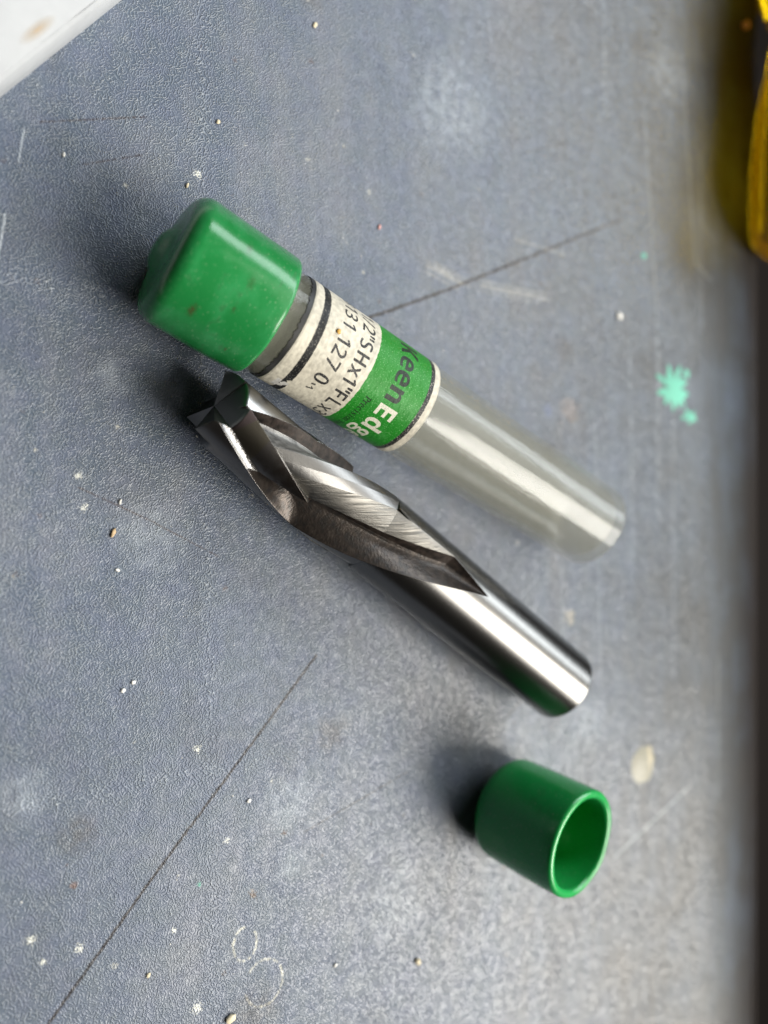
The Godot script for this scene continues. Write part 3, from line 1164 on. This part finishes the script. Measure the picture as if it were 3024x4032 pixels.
func build_bit() -> void:
	var axis := (MB - MA).normalized()
	var up := Vector3.UP
	var side := axis.cross(up)
	var mid := (MA + MB) * 0.5
	var t := Transform3D(Basis(axis, up, side), Vector3(mid.x, 0, mid.z) * MM)
	var o := thing("router_bit", "solid carbide spiral router bit with three flutes lying between tube and loose cap", "router bit", t)
	var length := MA.distance_to(MB)
	var off := Vector3(-length * 0.5, 6.35, 0.0)
	var NP := 1300
	var ss := PackedFloat32Array()
	var x := 0.0
	while x < 29.0:
		ss.append(x)
		x += 0.062
	while x < 49.2:
		ss.append(x)
		x += 0.10
	while x < length - 1.0:
		ss.append(x)
		x += 1.3
	for q in [length - 0.55, length - 0.40, length - 0.2, length]:
		ss.append(q)
	var rows := ss.size()
	var v := PackedVector3Array()
	var cls := PackedByteArray()
	var num := PackedByteArray()
	var phis := PackedFloat32Array()
	v.resize(NP * (rows + 9))
	cls.resize(NP * (rows + 9))
	num.resize(NP * (rows + 9))
	var sv := PackedFloat32Array()
	sv.resize(v.size())
	var caps := 8
	# rings of the end face first, from the axis outwards, then the side
	for k in NP:
		var phi := 360.0 * k / NP - 180.0
		phis.append(phi)
	for r in caps + rows:
		for k in NP:
			var phi := phis[k]
			var dir := Vector3(0, cos(deg_to_rad(phi)), sin(deg_to_rad(phi)))
			var at := r * NP + k
			var s: float
			var rad: float
			if r < caps:
				bit_shape(phi, maxf(0.0, tip_start(phi, 1.0)))
				var share := pow(float(r) / caps, 0.8)
				rad = (BR - cut[0]) * share
				s = tip_start(phi, rad / BR)
				cls[at] = 5
				num[at] = 0
			else:
				var i := r - caps
				s = ss[i]
				var lo := tip_start(phi, 1.0)
				if s < 3.2:
					s = lerpf(lo, 3.2, s / 3.2)
				bit_shape(phi, maxf(s, 0.0))
				rad = BR - cut[0]
				if i == 0:
					s = tip_start(phi, rad / BR)
				if i >= rows - 4:
					rad = BR - [0.0, 0.04, 0.2, 0.42][i - rows + 4]
				cls[at] = int(cut[1])
				num[at] = int(cut[2])
			sv[at] = s
			v[at] = (off + Vector3(s, 0, 0) + dir * rad) * MM
	var total := caps + rows
	# centre of the shank's end
	var normals := PackedVector3Array()
	normals.resize(v.size())
	var tris := {}
	for r in total - 1:
		for k in NP:
			var a := r * NP + k
			var b := r * NP + (k + 1) % NP
			var c := a + NP
			var d := b + NP
			var n1 := (v[b] - v[a]).cross(v[c] - v[a])
			var n2 := (v[d] - v[b]).cross(v[c] - v[b])
			normals[a] += n1
			normals[b] += n1 + n2
			normals[c] += n1 + n2
			normals[d] += n2
			var key: int = cls[c] * 4 + num[c]
			if r < caps:
				key = 20
			if not tris.has(key):
				tris[key] = PackedInt32Array()
			tris[key].append_array([a, c, b, b, c, d])
	# flip if the normals point inwards
	var probe := (total - 12) * NP + NP / 2
	var outward := Vector3(0, cos(deg_to_rad(phis[NP / 2])), sin(deg_to_rad(phis[NP / 2])))
	var flipn := normals[probe].dot(outward) < 0.0
	for i in normals.size():
		normals[i] = (-normals[i] if flipn else normals[i]).normalized()

	# materials
	var grind := grind_image(200, 0.10, 5.0)
	var coarse := grind_image(210, 0.05, 2.2)
	var pits := NoiseTexture2D.new()
	pits.width = 512
	pits.height = 512
	pits.seamless = true
	pits.noise = noise(220, 0.045, 4)
	var mats := {}
	var m := metal(Color(0.15, 0.1455, 0.139), 0.24)
	bump(m, tex(grind), 0.0007)
	mats[0] = m
	m = metal(Color(0.16, 0.156, 0.15), 0.30)
	bump(m, tex(grind), 0.0008)
	mats[1] = m
	m = metal(Color(0.128, 0.122, 0.111), 0.34)
	bump(m, tex(coarse), 0.006)
	mats[2] = m
	m = metal(Color(1, 1, 1), 0.52, 0.45)
	m.vertex_color_use_as_albedo = true
	bump(m, pits, 0.003)
	mats[3] = m
	m = metal(Color(1, 1, 1), 0.30)
	m.vertex_color_use_as_albedo = true
	bump(m, tex(grind), 0.0006)
	mats[4] = m
	m = metal(Color(0.20, 0.195, 0.19), 0.34)
	bump(m, tex(grind), 0.0006)
	mats[5] = m
	m = metal(Color(0.26, 0.255, 0.25), 0.30)
	bump(m, pits, 0.004)
	mats[6] = m
	m = metal(Color(1, 1, 1), 0.50, 0.15)
	m.metallic_specular = 0.33
	m.vertex_color_use_as_albedo = true
	bump(m, pits, 0.003)
	mats[7] = m
	m = metal(Color(1, 1, 1), 0.33, 0.55)
	m.metallic_specular = 0.4
	m.vertex_color_use_as_albedo = true
	bump(m, pits, 0.003)
	mats[8] = m
	var names := ["shank", "cutting_land", "clearance_face", "flute", "tip_land", "end_face", "tip_rake", "flute_wall"]
	var grime := noise(230, 0.35, 4)
	var keys := tris.keys()
	keys.sort()
	for key in keys:
		var c: int = key / 4
		var which: int = key % 4
		var map := {}
		var vv := PackedVector3Array()
		var nn := PackedVector3Array()
		var uv := PackedVector2Array()
		var col := PackedColorArray()
		var ii := PackedInt32Array()
		for id in tris[key]:
			if not map.has(id):
				map[id] = vv.size()
				vv.append(v[id])
				nn.append(normals[id])
				var s := sv[id]
				var arcl := deg_to_rad(phis[id % NP]) * BR
				if c == 0 or c == 5:
					uv.append(Vector2(arcl / 40.0, s / 6.0))
				elif c == 2:
					uv.append(Vector2((0.8 * s - 0.62 * arcl) / 30.0, (0.62 * s + 0.8 * arcl) / 9.0))
				elif c == 3 or c == 6 or c == 7:
					uv.append(Vector2(arcl / 12.0, s / 12.0))
				else:
					uv.append(Vector2((0.6 * s + 0.79 * arcl) / 30.0, (0.79 * s - 0.6 * arcl) / 9.0))
				var p: Vector3 = v[id] / MM
				var g := grime.get_noise_3d(p.x * 2.0, p.y * 2.0, p.z * 2.0)
				var cc := Color(1, 1, 1)
				if c == 3:
					# the middle flute is caked with brown resin, the others are cleaner
					var cake := 1.0 if which == 0 else 0.25
					if which == 2:
						cake = 0.12
					var clean := Color(0.26, 0.255, 0.25).darkened(clampf(0.15 - g * 0.9, 0.0, 0.55))
					var resin := Color(0.044, 0.0365, 0.0315) * (1.0 + 1.1 * g)
					cc = clean.lerp(resin, clampf(cake + g * 0.3 * cake, 0.0, 1.0))
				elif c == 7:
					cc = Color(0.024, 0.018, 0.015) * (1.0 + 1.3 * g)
				elif c == 4:
					cc = Color(0.17, 0.16, 0.15) if which != 2 else Color(0.32, 0.315, 0.31)
					if which == 0:
						# heat tint near the tip, resin near the flute
						var hue := s + 0.05 * phis[id % NP]
						if s < 6.5:
							cc = cc.lerp([Color(0.17, 0.20, 0.15), Color(0.19, 0.14, 0.145), Color(0.18, 0.16, 0.11)][int(clampf(hue * 0.55, 0.0, 2.9))], 0.55)
						cc = cc.lerp(Color(0.10, 0.08, 0.07), clampf((s - 8.0) / 7.0 + g * 0.9, 0.0, 0.75))
				col.append(cc)
			ii.append(map[id])
		var piece := part(names[c], arrays(vv, nn, uv, ii, col), mats[8] if key == 12 else mats[c], o)
		if key == 12:
			piece.set_meta("label", "flute caked with dark brown resin")
	# the flat end of the shank
	var disc := lathe([Vector2(0.0, BR - 0.42), Vector2(0.001, 0.0)], 96)
	var e := part("shank_end", disc, mats[5], o)
	e.position = (off + Vector3(length, 0, 0)) * MM


func bump(m: StandardMaterial3D, t: Texture2D, scale_: float) -> void:
	m.heightmap_enabled = true
	m.heightmap_texture = t
	m.heightmap_scale = scale_
	m.texture_repeat = true


# fine parallel lines along u, uneven across v
func grind_image(seed_: int, along: float, across: float) -> Image:
	var f := noise(seed_, 0.1, 3)
	var im := Image.create(64, 512, false, Image.FORMAT_L8)
	for j in 512:
		for i in 64:
			var g := f.get_noise_2d(i * along * 3.0, j * across) * 0.5 + 0.5
			im.set_pixel(i, j, Color(g, g, g))
	return im


# ---------------------------------------------------------------- the loose cap

func build_loose_cap() -> void:
	# it leans on the pip in its closed end, 13 degrees from upright
	var lean := deg_to_rad(13.1)
	var az := deg_to_rad(35.5)
	var axis := Vector3(sin(lean) * cos(az), cos(lean), sin(lean) * sin(az))
	var y := Vector3(-sin(az), 0, cos(az))
	var t := Transform3D(Basis(axis, y, axis.cross(y)), Vector3(22.11, 0.0, 50.24) * MM)
	var o := thing("vinyl_cap", "empty dark green vinyl cap standing open end up below the router bit", "cap", t)
	var body := part("cap_body", cap_mesh(true, 8.57, 16.2, 2.7, 1.45), cap_material(140, 0.35), o)
	body.position = t.basis.inverse() * Vector3(0, 1.36 * MM, 0)


# ---------------------------------------------------------------- the screwdriver

func build_screwdriver() -> void:
	var r := 11.5
	var a := Vector3(101.0, r, -53.5)       # butt of the handle
	var b := Vector3(105.5, r - 1.0, -150.0)
	var axis := (b - a).normalized()
	var up := (Vector3.UP - axis * axis.y).normalized()
	var t := Transform3D(Basis(axis, up, axis.cross(up)), Vector3(a.x, 0, a.z) * MM)
	var o := thing("screwdriver", "screwdriver with translucent amber yellow handle at the upper right edge", "screwdriver", t)
	var p := [Vector3(0.0, 0.0, 0.0), Vector3(0.05, 4.0, 0.0), Vector3(0.5, 6.6, 0.0), Vector3(1.5, 8.8, 0.0), Vector3(3.0, 10.4, 0.2), Vector3(5.0, 11.3, 0.6), Vector3(9.0, 11.5, 0.9), Vector3(22.0, 11.2, 1.0), Vector3(34.0, 10.0, 0.9), Vector3(41.0, 8.4, 0.6), Vector3(46.0, 7.5, 0.1), Vector3(51.0, 7.3, 0.0), Vector3(55.0, 8.6, 0.0), Vector3(58.0, 10.0, 0.0), Vector3(64.0, 10.4, 0.0), Vector3(72.0, 8.5, 0.0), Vector3(74.0, 5.0, 0.0), Vector3(74.2, 2.9, 0.0)]
	var amber := StandardMaterial3D.new()
	amber.albedo_color = Color(0.98, 0.80, 0.10, 0.16)
	amber.refraction_enabled = true
	amber.refraction_scale = 0.048
	amber.roughness = 0.08
	var h := part("handle", lathe(p, 180, 6), amber, o)
	h.position = Vector3(0, r, 0) * MM
	var sh := part("blade", lathe([Vector2(14.0, 0.0), Vector2(14.0, 2.8), Vector2(150.0, 2.8), Vector2(158.0, 2.3), Vector2(162.0, 1.0), Vector2(162.0, 0.0)], 32), metal(Color(0.5, 0.5, 0.5), 0.3), o)
	sh.position = Vector3(0, r, 0) * MM


# ---------------------------------------------------------------- crumbs

func crumb_mesh(seed_: int) -> ArrayMesh:
	var g := RandomNumberGenerator.new()
	g.seed = seed_
	var st := SurfaceTool.new()
	st.begin(Mesh.PRIMITIVE_TRIANGLES)
	var seg := 6
	var rings := []
	for i in 4:
		var ring := []
		var lat := [0.55, 1.0, 0.85, 0.35][i] as float
		for k in seg:
			var t := TAU * (k + g.randf_range(-0.3, 0.3)) / seg
			var rr := lat * g.randf_range(0.7, 1.15)
			ring.append(Vector3(cos(t) * rr, [0.0, 0.35, 0.8, 1.0][i] + g.randf_range(-0.1, 0.1) * (1.0 if i > 0 else 0.0), sin(t) * rr))
		rings.append(ring)
	for i in 3:
		for k in seg:
			var a: Vector3 = rings[i][k]
			var b: Vector3 = rings[i][(k + 1) % seg]
			var c: Vector3 = rings[i + 1][k]
			var d: Vector3 = rings[i + 1][(k + 1) % seg]
			for q in [a, b, c, b, d, c]:
				st.add_vertex(q)
	for k in range(1, seg - 1):
		for q in [rings[3][0], rings[3][k], rings[3][k + 1]]:
			st.add_vertex(q)
	st.generate_normals()
	return st.commit()


func build_crumbs() -> void:
	var shapes := []
	for i in 5:
		shapes.append(crumb_mesh(300 + i))
	var cream := metal(Color(0.62, 0.54, 0.38), 0.7, 0.0)
	var white := metal(Color(0.75, 0.73, 0.68), 0.6, 0.0)
	var tan := metal(Color(0.52, 0.37, 0.21), 0.7, 0.0)
	var pink := metal(Color(0.60, 0.30, 0.27), 0.6, 0.0)
	# x, z, half length, half width, height, turn, material, label
	var list := [
		[-26.3, 70.2, 0.95, 0.62, 0.5, 0.5, cream, "large cream chip on the bench at the bottom edge below the paint rings"],
		[-41.3, 2.3, 0.75, 0.33, 0.35, 1.1, tan, "long tan crumb on the bench left of the flutes of the router bit"],
		[-40.4, -1.7, 0.42, 0.2, 0.25, 1.3, white, "thin white flake just above the long tan crumb left of the bit"],
		[-40.8, 7.1, 0.4, 0.22, 0.2, -0.5, white, "crooked white flake below the long tan crumb left of the bit"],
		[5.3, 72.4, 0.85, 0.5, 0.5, -1.0, cream, "cream crumb casting a small shadow low on the bench left of the loose cap"],
		[54.7, -37.7, 0.8, 0.75, 0.5, 0.3, white, "blurred white crumb left of the mint green paint splotch"],
		[-26.5, -54.5, 0.42, 0.33, 0.3, 0.8, cream, "tiny cream crumb on the bench above the capped end of the tube"],
		[-31.0, -44.7, 0.45, 0.22, 0.25, 1.2, cream, "narrow cream crumb beside the top corner of the tube's green cap"],
		[-46.7, -45.2, 0.42, 0.2, 0.25, 1.4, white, "narrow pinkish white crumb on the bench below the white slab"],
		[-0.3, -44.8, 0.55, 0.28, 0.3, 1.2, pink, "pink crumb on the bench above the label of the tube"],
		[-11.2, -73.0, 0.6, 0.32, 0.3, 1.1, cream, "cream flake near the top edge right of the white slab"],
		[-23.2, 40.6, 0.4, 0.36, 0.25, 0.2, white, "white crumb right of the long dark cut below the router bit"],
		[-9.7, 68.2, 0.4, 0.3, 0.25, 0.6, white, "small white crumb right of the paint rings"],
		[-37.5, 60.5, 0.45, 0.3, 0.25, 0.9, cream, "small cream flake between the dark cut and the paint rings"],
		[-39.0, 21.8, 0.42, 0.3, 0.25, 0.4, white, "upper of two white specks beside the start of the dark cut"],
		[-40.3, 22.7, 0.38, 0.3, 0.25, 1.0, white, "lower of two white specks beside the start of the dark cut"],
		[97.0, -108.0, 1.2, 1.1, 1.2, 0.4, pink, "blurred peach crumb beside the neck of the screwdriver"],
	]
	for i in list.size():
		var c = list[i]
		var o := MeshInstance3D.new()
		o.name = numbered("crumb")
		o.mesh = shapes[i % 5]
		o.material_override = c[6]
		add_child(o)
		o.transform = Transform3D(Basis(Vector3.UP, c[5]) * Basis.from_scale(Vector3(c[2], c[4], c[3]) * MM), Vector3(c[0], 0.0, c[1]) * MM)
		tag(o, c[7], "crumb", "crumbs on the bench")
	# a flake stuck to the label
	var ax := (TB - TA).normalized()
	var up := (Vector3.UP - ax * ax.y).normalized()
	var o := MeshInstance3D.new()
	o.name = numbered("crumb")
	o.mesh = shapes[2]
	o.material_override = metal(Color(0.55, 0.30, 0.05), 0.5, 0.0)
	add_child(o)
	var ph := deg_to_rad(-3.0)
	var n := up * cos(ph) + ax.cross(up) * sin(ph)
	var pos := TA + ax * 1.75 + n * 7.5
	o.transform = Transform3D(Basis(ax, n, ax.cross(n)) * Basis.from_scale(Vector3(0.34, 0.25, 0.42) * MM), pos * MM)
	tag(o, "orange crumb stuck to the cream part of the tube's label", "crumb", "crumbs on the bench")
	# dust: specks nobody could count
	var mm := MultiMesh.new()
	mm.transform_format = MultiMesh.TRANSFORM_3D
	mm.mesh = shapes[1]
	mm.instance_count = 80
	for i in 80:
		var x := rng.randf_range(-58.0, 80.0)
		var z := rng.randf_range(-90.0, 90.0)
		var k := rng.randf_range(0.04, 0.12)
		mm.set_instance_transform(i, Transform3D(Basis(Vector3.UP, rng.randf() * TAU) * Basis.from_scale(Vector3(k * rng.randf_range(1.0, 2.2), k * 0.7, k) * MM), Vector3(x, 0.0, z) * MM))
	var du := MultiMeshInstance3D.new()
	du.name = "dust"
	du.multimesh = mm
	du.material_override = white
	add_child(du)
	tag(du, "fine pale dust specks scattered over the bench", "dust", "", "stuff")
